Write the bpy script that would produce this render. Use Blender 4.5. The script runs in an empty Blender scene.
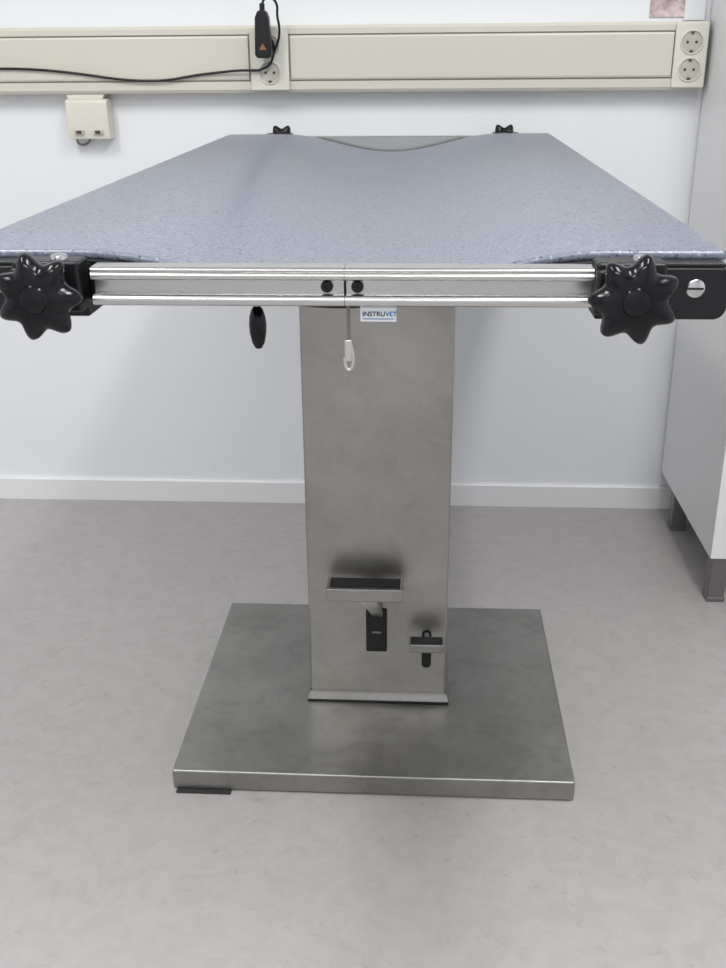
import bpy, bmesh, math
from mathutils import Vector, Matrix
import numpy as np
S=bpy.context.scene
COL=S.collection

# ------------------------------------------------------------ materials
def mat(name, col, rough=.5, metal=0, spec=.5, var=0, vscale=8, bump=0, bscale=60, stretch=None, rvar=0, coat=0, col2=None, scuff=0, scuffscale=20):
    m=bpy.data.materials.new(name); m.use_nodes=True
    nt=m.node_tree; b=nt.nodes['Principled BSDF']
    b.inputs['Base Color'].default_value=(*col,1); b.inputs['Roughness'].default_value=rough
    b.inputs['Metallic'].default_value=metal; b.inputs['Specular IOR Level'].default_value=spec
    b.inputs['Coat Weight'].default_value=coat
    tc=nt.nodes.new('ShaderNodeTexCoord')
    mp=nt.nodes.new('ShaderNodeMapping'); nt.links.new(tc.outputs['Object'],mp.inputs[0])
    if stretch: mp.inputs['Scale'].default_value=stretch
    if var or col2:
        n=nt.nodes.new('ShaderNodeTexNoise'); n.inputs['Scale'].default_value=vscale; n.inputs['Detail'].default_value=8; n.inputs['Roughness'].default_value=.65
        nt.links.new(tc.outputs['Object'],n.inputs['Vector'])
        r=nt.nodes.new('ShaderNodeValToRGB'); r.color_ramp.elements[0].position=.3; r.color_ramp.elements[1].position=.7
        c2=col2 or tuple(min(1,c*(1+var)) for c in col)
        c1=col if col2 else tuple(c*(1-var) for c in col)
        r.color_ramp.elements[0].color=(*c1,1); r.color_ramp.elements[1].color=(*c2,1)
        nt.links.new(n.outputs['Fac'],r.inputs[0]); out=r.outputs[0]
        if scuff:
            s=nt.nodes.new('ShaderNodeTexNoise'); s.inputs['Scale'].default_value=scuffscale; s.inputs['Detail'].default_value=10; s.inputs['Roughness'].default_value=.75; s.inputs['Distortion'].default_value=.6
            nt.links.new(tc.outputs['Object'],s.inputs['Vector'])
            r3=nt.nodes.new('ShaderNodeValToRGB'); e=r3.color_ramp.elements
            e[0].position=.36; e[0].color=(1-scuff,)*3+(1,); e[1].position=.50; e[1].color=(1,1,1,1)
            x=e.new(.66); x.color=(1,1,1,1); x=e.new(.78); x.color=(1+scuff,)*3+(1,)
            nt.links.new(s.outputs['Fac'],r3.inputs[0])
            mx=nt.nodes.new('ShaderNodeMix'); mx.data_type='RGBA'; mx.blend_type='MULTIPLY'; mx.inputs[0].default_value=1
            nt.links.new(out,mx.inputs[6]); nt.links.new(r3.outputs[0],mx.inputs[7]); out=mx.outputs[2]
        nt.links.new(out,b.inputs['Base Color'])
    if rvar:
        n2=nt.nodes.new('ShaderNodeTexNoise'); n2.inputs['Scale'].default_value=vscale*.7; n2.inputs['Detail'].default_value=6
        nt.links.new(tc.outputs['Object'],n2.inputs['Vector'])
        mr=nt.nodes.new('ShaderNodeMapRange'); mr.inputs[1].default_value=.3; mr.inputs[2].default_value=.7
        mr.inputs[3].default_value=rough-rvar; mr.inputs[4].default_value=rough+rvar
        nt.links.new(n2.outputs['Fac'],mr.inputs[0]); nt.links.new(mr.outputs[0],b.inputs['Roughness'])
    if bump:
        n3=nt.nodes.new('ShaderNodeTexNoise'); n3.inputs['Scale'].default_value=bscale; n3.inputs['Detail'].default_value=4
        nt.links.new(mp.outputs[0],n3.inputs['Vector'])
        bp=nt.nodes.new('ShaderNodeBump'); bp.inputs['Strength'].default_value=bump; bp.inputs['Distance'].default_value=.002
        nt.links.new(n3.outputs['Fac'],bp.inputs['Height']); nt.links.new(bp.outputs[0],b.inputs['Normal'])
    return m
M={}
M['wall']=mat('wall_paint',(.79,.81,.835),.55,bump=.25,bscale=45,spec=.4)
M['ceil']=mat('ceiling_paint',(.85,.85,.84),.8)
M['base']=mat('baseboard_white',(.78,.79,.80),.4)
M['cream']=mat('trunking_plastic',(.62,.605,.525),.38,var=.02,vscale=5)
M['cream2']=mat('socket_plastic',(.70,.69,.61),.3)
M['hole']=mat('socket_dark',(.05,.05,.045),.5)
M['steel']=mat('brushed_steel',(.355,.348,.333),.38,metal=1,var=.15,vscale=4.5,rvar=.09,bump=.10,bscale=120,stretch=(8,8,.6),scuff=.10,scuffscale=14)
M['steelb']=mat('brushed_steel_base',(.345,.342,.325),.41,metal=1,var=.17,vscale=7,rvar=.10,bump=.08,bscale=90,stretch=(.6,8,8),scuff=.16,scuffscale=13)
M['alu']=mat('aluminium_rail',(.54,.54,.53),.26,metal=1,bump=.03,bscale=200,stretch=(.3,6,6))
M['clip']=mat('dull_clip_metal',(.62,.62,.60),.35,metal=1)
M['armm']=mat('pedal_arm_steel',(.55,.54,.52),.32,metal=1)
M['chrome']=mat('chrome',(.55,.55,.55),.22,metal=1)
M['black']=mat('black_plastic',(.009,.009,.011),.36,spec=.35)
M['bgloss']=mat('black_bakelite',(.004,.004,.006),.17,spec=.32)
M['rubber']=mat('black_rubber',(.025,.025,.026),.7,bump=.3,bscale=400)
M['dark']=mat('dark_slot',(.008,.008,.008),.8)
M['cab']=mat('cabinet_laminate',(.80,.805,.81),.4)
M['leg']=mat('cabinet_leg_grey',(.20,.19,.19),.35,metal=.6)
M['paper']=mat('paper',(.78,.72,.72),.7,col2=(.30,.17,.20),vscale=38)
M['paperw']=mat('paper_white',(.75,.77,.80),.7)
M['label']=mat('label_white',(.62,.65,.68),.4)
M['navy']=mat('label_ink',(.01,.02,.06),.5)
M['blue']=mat('label_ink_blue',(.02,.14,.36),.5)
M['orange']=mat('orange_mark',(.28,.10,.05),.5)

def floor_mat():
    m=bpy.data.materials.new('linoleum'); m.use_nodes=True; nt=m.node_tree; b=nt.nodes['Principled BSDF']
    tc=nt.nodes.new('ShaderNodeTexCoord')
    def noise(sc,det,dist=0):
        n=nt.nodes.new('ShaderNodeTexNoise'); n.inputs['Scale'].default_value=sc; n.inputs['Detail'].default_value=det; n.inputs['Roughness'].default_value=.65
        n.inputs['Distortion'].default_value=dist; nt.links.new(tc.outputs['Object'],n.inputs['Vector']); return n
    a=noise(30,10,.8); r=nt.nodes.new('ShaderNodeValToRGB')
    e=r.color_ramp.elements; e[0].position=.30; e[0].color=(.402,.382,.379,1); e[1].position=.62; e[1].color=(.455,.435,.433,1)
    nt.links.new(a.outputs['Fac'],r.inputs[0])
    c=noise(2.2,4); r2=nt.nodes.new('ShaderNodeValToRGB'); e=r2.color_ramp.elements; e[0].position=.3;e[0].color=(.97,.97,.97,1);e[1].position=.7;e[1].color=(1.02,1.02,1.02,1)
    nt.links.new(c.outputs['Fac'],r2.inputs[0])
    mx=nt.nodes.new('ShaderNodeMix'); mx.data_type='RGBA'; mx.blend_type='MULTIPLY'; mx.inputs[0].default_value=1
    nt.links.new(r.outputs[0],mx.inputs[6]); nt.links.new(r2.outputs[0],mx.inputs[7])
    d=noise(60,6,.8); r3=nt.nodes.new('ShaderNodeValToRGB'); e=r3.color_ramp.elements; e[0].position=.30;e[0].color=(.80,.79,.79,1);e[1].position=.40;e[1].color=(1,1,1,1)
    nt.links.new(d.outputs['Fac'],r3.inputs[0])
    mx2=nt.nodes.new('ShaderNodeMix'); mx2.data_type='RGBA'; mx2.blend_type='MULTIPLY'; mx2.inputs[0].default_value=.75
    nt.links.new(mx.outputs[2],mx2.inputs[6]); nt.links.new(r3.outputs[0],mx2.inputs[7])
    nt.links.new(mx2.outputs[2],b.inputs['Base Color'])
    b.inputs['Roughness'].default_value=.40; b.inputs['Specular IOR Level'].default_value=.45
    bp=nt.nodes.new('ShaderNodeBump'); bp.inputs['Strength'].default_value=.08; bp.inputs['Distance'].default_value=.002
    nt.links.new(d.outputs['Fac'],bp.inputs['Height']); nt.links.new(bp.outputs[0],b.inputs['Normal'])
    return m
M['floor']=floor_mat()
def pad_mat():
    m=bpy.data.materials.new('speckled_vinyl'); m.use_nodes=True; nt=m.node_tree; b=nt.nodes['Principled BSDF']
    tc=nt.nodes.new('ShaderNodeTexCoord')
    n=nt.nodes.new('ShaderNodeTexNoise'); n.inputs['Scale'].default_value=330; n.inputs['Detail'].default_value=3
    nt.links.new(tc.outputs['Object'],n.inputs['Vector'])
    r=nt.nodes.new('ShaderNodeValToRGB'); e=r.color_ramp.elements
    e[0].position=.32; e[0].color=(.045,.052,.075,1); e[1].position=.43; e[1].color=(.168,.190,.245,1)
    x=r.color_ramp.elements.new(.63); x.color=(.188,.212,.270,1)
    x=r.color_ramp.elements.new(.71); x.color=(.37,.40,.46,1)
    nt.links.new(n.outputs['Fac'],r.inputs[0]); nt.links.new(r.outputs[0],b.inputs['Base Color'])
    v=nt.nodes.new('ShaderNodeTexVoronoi'); v.inputs['Scale'].default_value=85; v.inputs['Randomness'].default_value=1
    nt.links.new(tc.outputs['Object'],v.inputs['Vector'])
    r2=nt.nodes.new('ShaderNodeValToRGB'); e=r2.color_ramp.elements; e[0].position=.0;e[0].color=(1,1,1,1);e[1].position=.22;e[1].color=(0,0,0,1)
    nt.links.new(v.outputs['Distance'],r2.inputs[0])
    bp=nt.nodes.new('ShaderNodeBump'); bp.inputs['Strength'].default_value=.5; bp.inputs['Distance'].default_value=.0013
    nt.links.new(r2.outputs[0],bp.inputs['Height']); nt.links.new(bp.outputs[0],b.inputs['Normal'])
    b.inputs['Roughness'].default_value=.29; b.inputs['Specular IOR Level'].default_value=.5
    return m
M['pad']=pad_mat()

# ------------------------------------------------------------ helpers
def empty(name,loc=(0,0,0)):
    o=bpy.data.objects.new(name,None); o.location=loc; o.empty_display_size=.05; COL.objects.link(o); return o
def finish(o,m,parent,bevel=0,seg=3,smooth=True):
    COL.objects.link(o)
    if m: o.data.materials.append(M[m] if isinstance(m,str) else m)
    if parent is not None: 
        o.parent=parent; o.matrix_parent_inverse=Matrix.Translation(-parent.location)
    if smooth and o.type=='MESH':
        for p in o.data.polygons: p.use_smooth=True
    if bevel:
        b=o.modifiers.new('bevel','BEVEL'); b.width=bevel; b.segments=seg; b.limit_method='ANGLE'; b.angle_limit=math.radians(40); b.harden_normals=True
    elif smooth and o.type=='MESH':
        try: o.data.set_sharp_from_angle(angle=math.radians(40))
        except Exception: pass
    return o
def fm(name,bm):
    bmesh.ops.recalc_face_normals(bm,faces=bm.faces[:])
    me=bpy.data.meshes.new(name); bm.to_mesh(me); bm.free(); return bpy.data.objects.new(name,me)
def box(name,x0,x1,y0,y1,z0,z1,m,parent=None,bevel=0,seg=3):
    bm=bmesh.new(); bmesh.ops.create_cube(bm,size=1)
    for v in bm.verts:
        v.co=Vector((x0 if v.co.x<0 else x1, y0 if v.co.y<0 else y1, z0 if v.co.z<0 else z1))
    return finish(fm(name,bm),m,parent,bevel,seg,smooth=bool(bevel))
def extr(name,pts,a0,a1,axis,m,parent=None,bevel=0,smooth=False):
    bm=bmesh.new()
    def P(p,a): 
        return {0:(a,p[0],p[1]),1:(p[0],a,p[1]),2:(p[0],p[1],a)}[axis]
    A=[bm.verts.new(P(p,a0)) for p in pts]; B=[bm.verts.new(P(p,a1)) for p in pts]
    n=len(pts)
    for i in range(n): bm.faces.new((A[i],A[(i+1)%n],B[(i+1)%n],B[i]))
    bm.faces.new(A); bm.faces.new(B[::-1])
    return finish(fm(name,bm),m,parent,bevel,2,smooth=smooth or bool(bevel))
def prism(name,sections,m,parent=None,bevel=0):
    bm=bmesh.new(); R=[[bm.verts.new(v) for v in s] for s in sections]
    for a,b in zip(R,R[1:]):
        for i in range(4): bm.faces.new((a[i],a[(i+1)%4],b[(i+1)%4],b[i]))
    bm.faces.new(R[0]); bm.faces.new(R[-1][::-1])
    return finish(fm(name,bm),m,parent,bevel,2,smooth=bool(bevel))
def loc(c,axis,u,v,h):
    if axis=='y': return (c[0]+u,c[1]+h,c[2]+v)
    if axis=='-y': return (c[0]+u,c[1]-h,c[2]+v)
    if axis=='z': return (c[0]+u,c[1]+v,c[2]+h)
    return (c[0]+h,c[1]+u,c[2]+v)
def lathe(name,prof,c,axis,m,parent=None,n=40,lobes=0,amp=0,ph=0):
    bm=bmesh.new(); rings=[]
    for q in prof:
        r,h=q[0],q[1]; w=q[2] if len(q)>2 else 0
        if r<1e-6: 
            rings.append([bm.verts.new(loc(c,axis,0,0,h))]); continue
        ring=[]
        for i in range(n):
            t=2*math.pi*i/n; a=lobes*(t-ph)
            rr=r*(1+amp*w*(math.cos(a)+.06*math.cos(2*a)))
            ring.append(bm.verts.new(loc(c,axis,rr*math.sin(t),rr*math.cos(t),h)))
        rings.append(ring)
    for a,b in zip(rings,rings[1:]):
        if len(a)==1 and len(b)==1: continue
        for i in range(n):
            j=(i+1)%n
            if len(a)==1: bm.faces.new((a[0],b[j],b[i]))
            elif len(b)==1: bm.faces.new((a[i],a[j],b[0]))
            else: bm.faces.new((a[i],a[j],b[j],b[i]))
    for rg in (rings[0],rings[-1]):
        if len(rg)>1: bm.faces.new(rg)
    return finish(fm(name,bm),m,parent)
def tube(name,pts,r,m,parent=None,cyclic=False):
    cu=bpy.data.curves.new(name,'CURVE'); cu.dimensions='3D'; cu.bevel_depth=r; cu.bevel_resolution=4; cu.resolution_u=10; cu.use_fill_caps=True
    sp=cu.splines.new('NURBS'); sp.points.add(len(pts)-1)
    for p,q in zip(sp.points,pts): p.co=(*q,1)
    sp.use_endpoint_u=not cyclic; sp.use_cyclic_u=cyclic; sp.order_u=3
    tmp=bpy.data.objects.new(name,cu); COL.objects.link(tmp)
    dg=bpy.context.evaluated_depsgraph_get(); dg.update()
    me=bpy.data.meshes.new_from_object(tmp.evaluated_get(dg)); 
    bpy.data.objects.remove(tmp)
    o=bpy.data.objects.new(name,me); o.data.materials.clear()
    return finish(o,m,parent)

# ------------------------------------------------------------ room
W=2.29
X0,X1,Y0=-2.6,1.75,-2.6; H=2.6
box('floor',X0-.1,X1+.1,Y0-.1,W+.1,-.1,0,'floor')
box('ceiling',X0-.1,X1+.1,Y0-.1,W+.1,H,H+.1,'ceil')
box('wall_back',X0-.1,X1+.1,W,W+.1,0,H,'wall')
box('wall_left',X0-.1,X0,Y0,W,0,H,'wall')
box('wall_right',X1,X1+.1,Y0,W,0,H,'wall')
box('wall_front',X0-.1,X1+.1,Y0-.1,Y0,0,H,'wall')
extr('baseboard_back',[(W,0),(W-.011,0),(W-.011,.052),(W-.007,.057),(W,.057)],X0,X1,0,'base')
extr('baseboard_left',[(X0,0),(X0+.011,0),(X0+.011,.052),(X0+.007,.057),(X0,.057)],Y0,W-.012,1,'base')
extr('baseboard_right',[(X1,0),(X1-.011,0),(X1-.011,.052),(X1-.007,.057),(X1,.057)],Y0,W-.012,1,'base')

# ------------------------------------------------------------ cable trunking
tr=empty('cable_trunking',(-.9,W,.99))
zt,zb=1.0535,.9275; yf=W-.040; TE=.5480
body=[(W-.0005,zb),(W-.036,zb),(yf+.002,zb+.003),(yf,zb+.006),(yf,zb+.021),(yf+.006,zb+.023),(yf+.006,zt-.018),(yf,zt-.016),(yf,zt-.006),(yf+.002,zt-.003),(W-.036,zt),(W-.0005,zt)]
extr('housing',body,X0+.003,TE,0,'cream',tr)
lid=[(yf+.008,zb+.0235),(yf-.001,zb+.0245),(yf-.0025,zb+.028),(yf-.0025,zt-.023),(yf-.001,zt-.0195),(yf+.008,zt-.0185)]
for i,(a,b) in enumerate([(X0+.004,-.362),(-.276,.482)]):
    extr('lid_%d'%(i+1),lid,a,b,0,'cream',tr)
M['well']=mat('socket_recess',(.50,.48,.41),.4)
def socket(x0,x1):
    box('socket_mount',x0+.001,x1-.001,yf-.0025,yf+.007,zb+.006,zt-.006,'cream2',tr)
    e=empty('power_socket',((x0+x1)/2,yf-.006,.99))
    yy=yf-.0095
    box('plate',x0,x1,yy,yf-.0026,zb+.004,zt-.002,'cream2',e,.003)
    cx=(x0+x1)/2
    for i,cz in enumerate((1.0155,.9655)):
        lathe('rim_%d'%i,[(.0225,0),(.0225,.0022),(.0212,.003),(.0198,.0022),(.0195,-.003)],(cx,yy,cz),'-y','cream2',e)
        lathe('well_%d'%i,[(.0193,0),(.0193,.0006),(0,.0006)],(cx,yy,cz),'-y',M['well'],e)
        for s in (-1,1):
            lathe('pin_%d'%i,[(.0027,0),(.0027,.0012),(0,.0012)],(cx+s*.0085,yy,cz),'-y','hole',e,16)
            box('earth_%d'%i,cx-.003,cx+.003,yy-.0022,yy,cz+s*.0165-.002,cz+s*.0165+.002,'hole',e)
    return e
socket(-.3575,-.2795)
socket(.4835,.5475)

# black charger plugged in the upper outlet, with its lead
ch=empty('power_adapter',(-.326,W-.06,1.03))
cx=-.3235
lathe('plug',[(.0175,0),(.0185,.003),(.0185,.015),(.016,.019),(0,.019)],(cx,yf-.0130,1.0155),'-y','black',ch)
b=extr('body',[(cx-.0165,1.000),(cx-.013,.993),(cx+.012,.993),(cx+.0165,1.001),(cx+.013,1.066),(cx+.008,1.079),(cx-.008,1.079),(cx-.014,1.066)],yf-.060,yf-.032,1,'black',ch,bevel=.004)
extr('triangle_mark',[(cx-.0075,1.008),(cx+.0075,1.008),(cx,1.020)],yf-.0603,yf-.0596,1,'orange',ch)
box('strain_relief',cx-.005,cx+.005,yf-.050,yf-.042,1.076,1.092,'black',ch,.002)
ya=yf-.046
tube('lead_loop',[(cx,ya,1.088),(cx+.002,ya,1.097),(cx+.010,ya,1.103),(cx+.022,ya,1.101),(cx+.030,ya+.004,1.088),(cx+.027,ya+.010,1.070),(cx+.031,ya+.014,1.050),(cx+.028,ya+.02,1.025),(cx+.016,yf-.026,1.003),(cx+.012,yf-.024,.985),(cx-.002,yf-.024,.974),(cx-.018,yf-.016,.970)],.0024,'black',ch)
tube('lead',[(cx-.018,yf-.016,.970),(-.375,yf-.014,.971),(-.42,yf-.008,.967),(-.47,yf-.007,.962),(-.53,yf-.007,.952),(-.58,yf-.007,.951),(-.64,yf-.007,.956),(-.70,yf-.007,.965),(-.78,yf-.007,.974),(-.87,yf-.007,.978),(-1.0,yf-.007,.974),(-1.15,yf-.007,.968)],.0024,'black',ch)

# data outlet box below the trunking
db=empty('data_outlet_box',(-.71,W,.88))
extr('neck',[(-.748,.9270),(-.745,.917),(-.672,.917),(-.668,.9270)],W-.034,W-.0005,1,'cream2',db,bevel=.001)
extr('housing',[(W-.0005,.917),(W-.036,.917),(W-.042,.912),(W-.042,.862),(W-.036,.838),(W-.0005,.838)],-.750,-.662,0,'cream2',db,bevel=.002)
for i,x in enumerate((-.726,-.686)):
    box('port_%d'%(i+1),x-.010,x+.010,W-.0435,W-.037,.848,.857,M['well'],db,.001)
    box('jack_%d'%(i+1),x-.0055,x+.0055,W-.0445,W-.038,.8495,.8555,'hole',db)
tube('wire',[(-.742,W-.012,.838),(-.742,W-.012,.828),(-.728,W-.012,.824),(-.715,W-.012,.831),(-.712,W-.012,.838)],.0022,'leg',db)

# papers on the wall above the trunking
pp=empty('wall_poster',(.49,W,1.1))
box('sheet',.438,.522,W-.003,W-.001,1.062,1.26,'paper',pp)
box('note',.505,.545,W-.0055,W-.0035,1.056,1.22,'paperw',pp)
# ------------------------------------------------------------ cabinet
cb=empty('storage_cabinet',(.86,2.05,0))
cx0,cx1,cy0,cy1,cz0,cz1=.5565,1.16,1.822,W-.012,.096,1.95
box('side_left',cx0,cx0+.018,cy0+.018,cy1,cz0,cz1,'cab',cb,.001)
box('side_right',cx1-.018,cx1,cy0+.018,cy1,cz0,cz1,'cab',cb,.001)
box('bottom',cx0+.018,cx1-.018,cy0+.018,cy1,cz0,cz0+.018,'cab',cb)
box('top',cx0+.018,cx1-.018,cy0+.018,cy1,cz1-.018,cz1,'cab',cb)
box('back',cx0+.018,cx1-.018,cy1-.008,cy1,cz0+.018,cz1-.018,'cab',cb)
xm=(cx0+cx1)/2
box('door_left',cx0,xm-.0015,cy0,cy0+.017,cz0+.001,cz1,'cab',cb,.0015)
box('door_right',xm+.0015,cx1,cy0,cy0+.017,cz0+.001,cz1,'cab',cb,.0015)
for s in (-1,1):
    tube('handle',[(xm+s*.04,cy0,.95),(xm+s*.04,cy0-.03,.95),(xm+s*.04,cy0-.03,1.0),(xm+s*.04,cy0-.03,1.07),(xm+s*.04,cy0-.03,1.12),(xm+s*.04,cy0,1.12)],.005,'chrome',cb)
for i,(x,y) in enumerate([(cx0+.006,cy0+.008),(cx1-.043,cy0+.008),(cx0+.006,cy1-.119),(cx1-.043,cy1-.119)]):
    box('leg_%d'%(i+1),x,x+.032,y,y+.032,.006,cz0,'leg',cb,.003)
    box('foot_%d'%(i+1),x-.002,x+.034,y-.002,y+.034,0,.010,'leg',cb,.002)

# ------------------------------------------------------------ exam table
T=empty('veterinary_examination_table',(-.066,1.48,0))
bx0,bx1,by0,by1=-.3585,.2260,1.2215,1.7245
box('base_plate',bx0,bx1,by0,by1,.0020,.0345,'steelb',T,.003)
for i,(x,y) in enumerate([(bx0+.006,by0-.008),(bx1-.09,by0+.02),(bx0+.01,by1-.06),(bx1-.09,by1-.06)]):
    box('foot_pad_%d'%(i+1),x,x+.080,y,y+.045,0,.0025,'rubber',T)
c0,c1,cf,cbk=-.1735,.0430,1.412,1.575
box('column',c0,c1,cf,cbk,.036,.775,'steel',T,.004,4)
extr('column_inner',[(c0+.012,cf+.012),(c1-.012,cf+.012),(c1-.012,cbk-.012),(c0+.012,cbk-.012)],.77,.785,2,'steelb',T)
bm=bmesh.new()
def ring(o,z): return [bm.verts.new(v) for v in ((c0-o,cf-o,z),(c1+o,cf-o,z),(c1+o,cbk+o,z),(c0-o,cbk+o,z))]
R=[ring(.0005,.052),ring(.0015,.048),ring(.0050,.0385),ring(.0050,.0365)]
for a,b_ in zip(R,R[1:]):
    for i in range(4): bm.faces.new((a[i],a[(i+1)%4],b_[(i+1)%4],b_[i]))
finish(fm('column_skirt',bm),'steel',T,0,smooth=False)
box('column_gasket',c0-.005,c1+.005,cf-.0065,cbk+.005,.0343,.0372,'dark',T)
def slot(name,x0,x1,z0,z1,y,m,r=None,th=.0008):
    r=r or (x1-x0)*.10; pts=[]
    for cx_,cz_,a in ((x1-r,z1-r,0),(x0+r,z1-r,90),(x0+r,z0+r,180),(x1-r,z0+r,270)):
        for k in range(7):
            t=math.radians(a+k*15); pts.append((cx_+r*math.cos(t),cz_+r*math.sin(t)))
    return extr(name,pts,y-th,y+.001,1,m,T)
slot('pedal_slot_large',-.0835,-.0505,.127,.205,cf,'dark')
slot('pedal_slot_small',.004,.0190,.099,.168,cf,'dark',r=.0074)
slot('pedal_slot_small_core',.0078,.0152,.150,.1635,cf-.0007,'steel',r=.0036,th=.0006)
box('slot_bracket',-.0745,-.0600,cf-.003,cf,.1605,.1635,'leg',T,.001)
# large pedal on its bent arm
box('pedal_large',-.1395,-.0245,1.352,1.390,.2475,.2690,'steelb',T,.002)
box('pedal_large_pad',-.1345,-.0295,1.3565,1.387,.2685,.2702,'rubber',T,.0008)
prism('pedal_large_arm',[[(-.098,1.366,.2485),(-.066,1.366,.2485),(-.066,1.374,.2485),(-.098,1.374,.2485)],
                         [(-.078,1.374,.221),(-.058,1.374,.216),(-.058,1.382,.224),(-.078,1.382,.229)],
                         [(-.072,1.425,.178),(-.057,1.425,.178),(-.057,1.425,.188),(-.072,1.425,.188)]],'armm',T,.001)
# small pedal
box('pedal_small',-.0150,.0375,1.362,1.386,.1560,.1705,'steelb',T,.002)
box('pedal_small_pad',-.0130,.0355,1.364,1.385,.1700,.1718,'rubber',T,.0008)
box('pedal_small_arm',.008,.016,1.382,1.43,.150,.158,'steelb',T,.001)
# support under top
box('support_plate',-.20,.07,1.26,1.74,.776,.786,'steelb',T,.002)
box('support_beam_left',-.18,-.15,1.05,2.10,.783,.802,'black',T,.002)
box('support_beam_right',.02,.05,1.05,2.10,.783,.802,'black',T,.002)

# top pad with trough
px0,px1,py0,py1=-.394,.2395,.843,2.157; pc=(-.0685)
def dip(x):
    u=abs(x-pc)/.215
    return .034*.5*(1+math.cos(math.pi*u)) if u<1 else 0
def sheet(name,x0,x1,y0,y1,ztop,th,m,bev):
    nx,ny=64,24
    bm=bmesh.new(); top=[];bot=[]
    for j in range(ny+1):
        y=y0+(y1-y0)*j/ny; a=[];b=[]
        for i in range(nx+1):
            x=x0+(x1-x0)*i/nx; z=ztop-dip(x)
            a.append(bm.verts.new((x,y,z))); b.append(bm.verts.new((x,y,z-th)))
        top.append(a);bot.append(b)
    for j in range(ny):
        for i in range(nx):
            bm.faces.new((top[j][i],top[j][i+1],top[j+1][i+1],top[j+1][i]))
            bm.faces.new((bot[j][i],bot[j+1][i],bot[j+1][i+1],bot[j][i+1]))
    for i in range(nx):
        bm.faces.new((top[0][i],bot[0][i],bot[0][i+1],top[0][i+1]))
        bm.faces.new((top[ny][i],top[ny][i+1],bot[ny][i+1],bot[ny][i]))
    for j in range(ny):
        bm.faces.new((top[j][0],top[j+1][0],bot[j+1][0],bot[j][0]))
        bm.faces.new((top[j][nx],bot[j][nx],bot[j+1][nx],top[j+1][nx]))
    return finish(fm(name,bm),m,T,bev,4)
sheet('table_top',px0,px1,py0,py1,.8535,.008,'pad',.0035)
sheet('table_top_backing',px0+.006,px1-.006,py0-.008,py1-.008,.8466,.005,'black',.0008)

def end(yc,d,tag):
    def Y(o): return yc+d*o
    def bb(name,x0,x1,o0,o1,z0,z1,m,bev=0):
        a,b=sorted((Y(o0),Y(o1))); return box(name+tag,x0,x1,a,b,z0,z1,m,T,bev)
    prof=[(.024,.8165)]
    for k in range(9):
        t=math.radians(-90+180*k/8); prof.append((.0045-.0045*math.cos(t),.8210+.0045*math.sin(t)))
    prof+=[(.010,.8255),(.010,.8368)]
    for k in range(9):
        t=math.radians(-90+160*k/8); prof.append((.0045-.0045*math.cos(t),.8403+.0035*math.sin(t)))
    for k in range(7):
        t=math.radians(-50+140*k/6); prof.append((.0045-.0035*math.cos(t),.8448+.0022*math.sin(t)))
    prof+=[(.022,.847),(.024,.845)]
    pr=[(Y(o),z) for o,z in prof]
    segs=((-.262,-.0624),(-.0620,.1295)) if d>0 else ((-.262,.1295),)
    for i,(a,b) in enumerate(segs):
        extr('rail_%d'%(i+1)+tag,pr,a,b,0,'alu',T,smooth=True)
    if d>0: bb('rail_seam',-.0632,-.0614,.0085,.0235,.8256,.8366,'dark')
    bb('crossbeam_l',-.37,-.235,.0242,.0345,.8165,.842,'black',.001)
    bb('crossbeam_r',.10,.233,.0242,.0345,.8165,.842,'black',.001)
    ax='-y' if d>0 else 'y'
    for i,x in enumerate((-.0765,-.0525)):
        lathe('rail_bolt_%d'%i+tag,[(.0048,0),(.0048,.0025),(.0040,.0035),(.0024,.0035),(.0022,.0015),(0,.0015)],(x,Y(.010),.8312),ax,'black',T,20)
    for sgn,x0,x1 in ((1,.1345,.2365),(-1,-.3735,-.2715)):
        tg=tag+('_r' if sgn>0 else '_l')
        zlo,zhi=.804,.8445; r=.010; xs=x1 if sgn>0 else x0; xi=x0 if sgn>0 else x1
        pts=[(xi,zlo)]
        for k in range(7):
            t=math.radians(-90+15*k); pts.append((xs-sgn*r+sgn*r*math.cos(t),zlo+r+r*math.sin(t)))
        for k in range(7):
            t=math.radians(15*k); pts.append((xs-sgn*.006+sgn*.006*math.cos(t),zhi-.006+.006*math.sin(t)))
        pts.append((xi,zhi))
        a,b=sorted((Y(.018),Y(.075)))
        extr('end_block'+tg,pts,a,b,1,'black',T,bevel=.0015)
        bb('end_block_lip'+tg,min(x0,x1)+.003,max(x0,x1)-.003,.022,.043,.8442,.8475,'black',.001)
        xscrew=.2105 if sgn>0 else -.3475
        lathe('screw'+tg,[(.0072,0),(.0072,.001),(.0062,.0018),(0,.0018)],(xscrew,Y(.018),.829),ax,'chrome',T,28)
        bb('screw_slot'+tg,xscrew-.0060,xscrew+.0060,.0160,.0165,.8282,.8298,'dark')
        kx=.156 if sgn>0 else -.2965
        bb('clamp'+tg,kx-.026,kx+.027,-.004,.022,.812,.8525,'black',.003)
        bb('clamp_jaw'+tg,kx-.026,kx+.012,-.010,.004,.818,.848,'black',.003)
        lathe('clamp_screw'+tg,[(.0070,0),(.0070,.0020),(.006,.0038),(.003,.0048),(0,.005)],(kx+.009,Y(.007),.8522),'z','chrome' if d>0 else 'black',T,24)
        lathe('knob_stem'+tg,[(.012,0),(.012,.012),(.010,.016)],(kx,Y(-.002),.829),ax,'black',T,28)
        zc=.829 if d>0 else .834
        lathe('knob'+tg,[(.014,.0),(.0245,.001,.9),(.0280,.004,1),(.0297,.009,1),(.0290,.014,1),(.0262,.018,1),(.0215,.0205,.85),(.015,.0212,.5),(.011,.0212,0),(.0100,.0228,0),(.006,.0240,0),(0,.0243)],(kx,Y(-.014),zc),ax,'bgloss',T,140,lobes=7,amp=.15,ph=.22*sgn if d>0 else .45)
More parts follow.
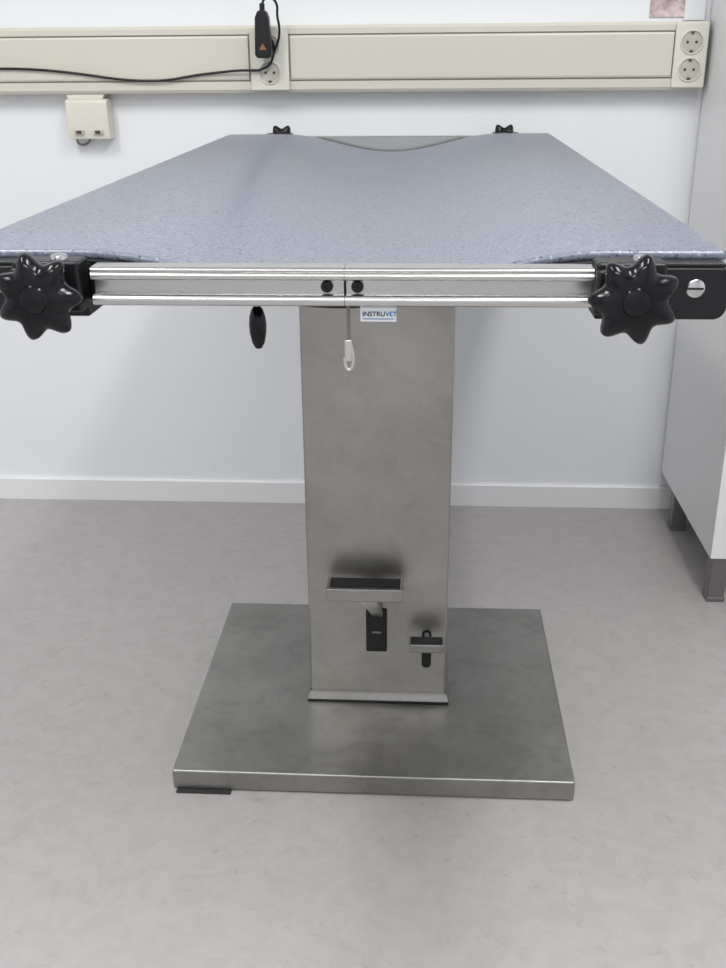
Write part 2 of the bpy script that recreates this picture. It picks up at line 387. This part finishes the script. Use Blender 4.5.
end(.800,1,'')
end(2.200,-1,'_back')
box('side_rail_left',-.3725,-.350,.87,2.13,.812,.836,'black',T,.002)
box('side_rail_right',.213,.2355,.87,2.13,.812,.836,'black',T,.002)

# hanging latch hook under the rail
hx=-.0600
tube('hook_rod',[(hx,.812,.818),(hx-.0005,.812,.800),(hx+.0005,.812,.783)],.0015,'leg',T)
tube('hook_bend',[(hx+.0012,.812,.784),(hx+.0034,.812,.776),(hx+.0030,.812,.766),(hx-.0004,.812,.7615),(hx-.0034,.812,.766),(hx-.0034,.812,.774)],.0014,'clip',T)
box('hook_sleeve',hx-.0034,hx+.0024,.810,.814,.770,.788,'clip',T,.0012)
# tilt release lever
lathe('lever_grip',[(0,-.026),(.004,-.0245),(.0075,-.018),(.0100,-.006),(.0105,.004),(.0095,.014),(.007,.022),(.004,.026),(0,.027)],(-.197,1.2,.700),'z','bgloss',T,32)
tube('lever_rod',[(-.197,1.2,.722),(-.196,1.2,.74),(-.19,1.2,.765),(-.17,1.2,.785)],.003,'chrome',T)
# maker's label on a small tab under the rail
ly=.8050
box('label_tab',-.0505,-.0215,ly,ly+.0015,.8040,.8175,'alu',T,.0003)
box('label',-.0500,-.0220,ly-.0006,ly+.0002,.8045,.8155,'label',T,.0002)
def text(name,s,x,z,size,m):
    cu=bpy.data.curves.new(name,'FONT'); cu.body=s; cu.size=size; cu.extrude=.0001; cu.offset=.00010
    o=bpy.data.objects.new(name,cu); COL.objects.link(o); dg=bpy.context.evaluated_depsgraph_get(); dg.update()
    me=bpy.data.meshes.new_from_object(o.evaluated_get(dg)); bpy.data.objects.remove(o)
    wd=max(v.co.x for v in me.vertices)
    me.transform(Matrix.Translation((x,ly-.0008,z))@Matrix.Rotation(math.pi/2,4,'X'))
    o=bpy.data.objects.new(name,me); finish(o,m,T,smooth=False); return x+wd
xe=text('label_text','INSTRU',-.0486,.8088,.0053,'navy'); text('label_text_b','VET',xe+.0003,.8088,.0053,'blue')
box('label_line',-.0485,-.0235,ly-.0009,ly-.0005,.8064,.8070,'blue',T)

# ------------------------------------------------------------ lights
def lamp(x,y,sx,sy,power,col=(1,.99,.98)):
    e=empty('ceiling_lamp',(x,y,H))
    box('frame',x-sx/2-.02,x+sx/2+.02,y-sy/2-.02,y+sy/2+.02,H-.03,H-.0005,'base',e,.003)
    m=bpy.data.materials.get('lamp_diffuser')
    if not m:
        m=bpy.data.materials.new('lamp_diffuser'); m.use_nodes=True; b=m.node_tree.nodes['Principled BSDF']
        b.inputs['Emission Color'].default_value=(1,.98,.95,1); b.inputs['Emission Strength'].default_value=2.5
    box('diffuser',x-sx/2,x+sx/2,y-sy/2,y+sy/2,H-.036,H-.0301,m,e)
    l=bpy.data.lights.new('tube','AREA'); l.shape='RECTANGLE'; l.size=sx; l.size_y=sy; l.energy=power; l.color=col
    o=bpy.data.objects.new('tube',l); o.location=(x,y,H-.05); COL.objects.link(o); o.parent=e; o.matrix_parent_inverse=Matrix.Translation(-e.location)
lamp(-1.1,.35,.3,1.25,31)
lamp(.6,.35,.3,1.25,31)
lamp(-.3,-1.4,1.25,.3,29)
w=bpy.data.worlds.new('world'); S.world=w; w.use_nodes=True
w.node_tree.nodes['Background'].inputs[0].default_value=(.8,.85,1,1); w.node_tree.nodes['Background'].inputs[1].default_value=.3

# ------------------------------------------------------------ camera
f,p,yw,r=1037.37,.3934,.0611,-.0086
fw=Vector((-math.sin(yw)*math.cos(p),math.cos(yw)*math.cos(p),-math.sin(p)))
rt=Vector((math.cos(yw),math.sin(yw),0)); up=rt.cross(fw)
rt2=math.cos(r)*rt+math.sin(r)*up; up2=-math.sin(r)*rt+math.cos(r)*up
cam=bpy.data.cameras.new('camera'); co=bpy.data.objects.new('camera',cam); COL.objects.link(co)
mw=Matrix((rt2,up2,-fw)).transposed().to_4x4(); mw.translation=Vector((0,0,1)); co.matrix_world=mw
cam.sensor_fit='VERTICAL'; cam.sensor_height=24; cam.lens=f/968*24; cam.clip_start=.02
S.camera=co
S.view_settings.view_transform='Standard'; S.view_settings.look='None'; S.view_settings.exposure=0
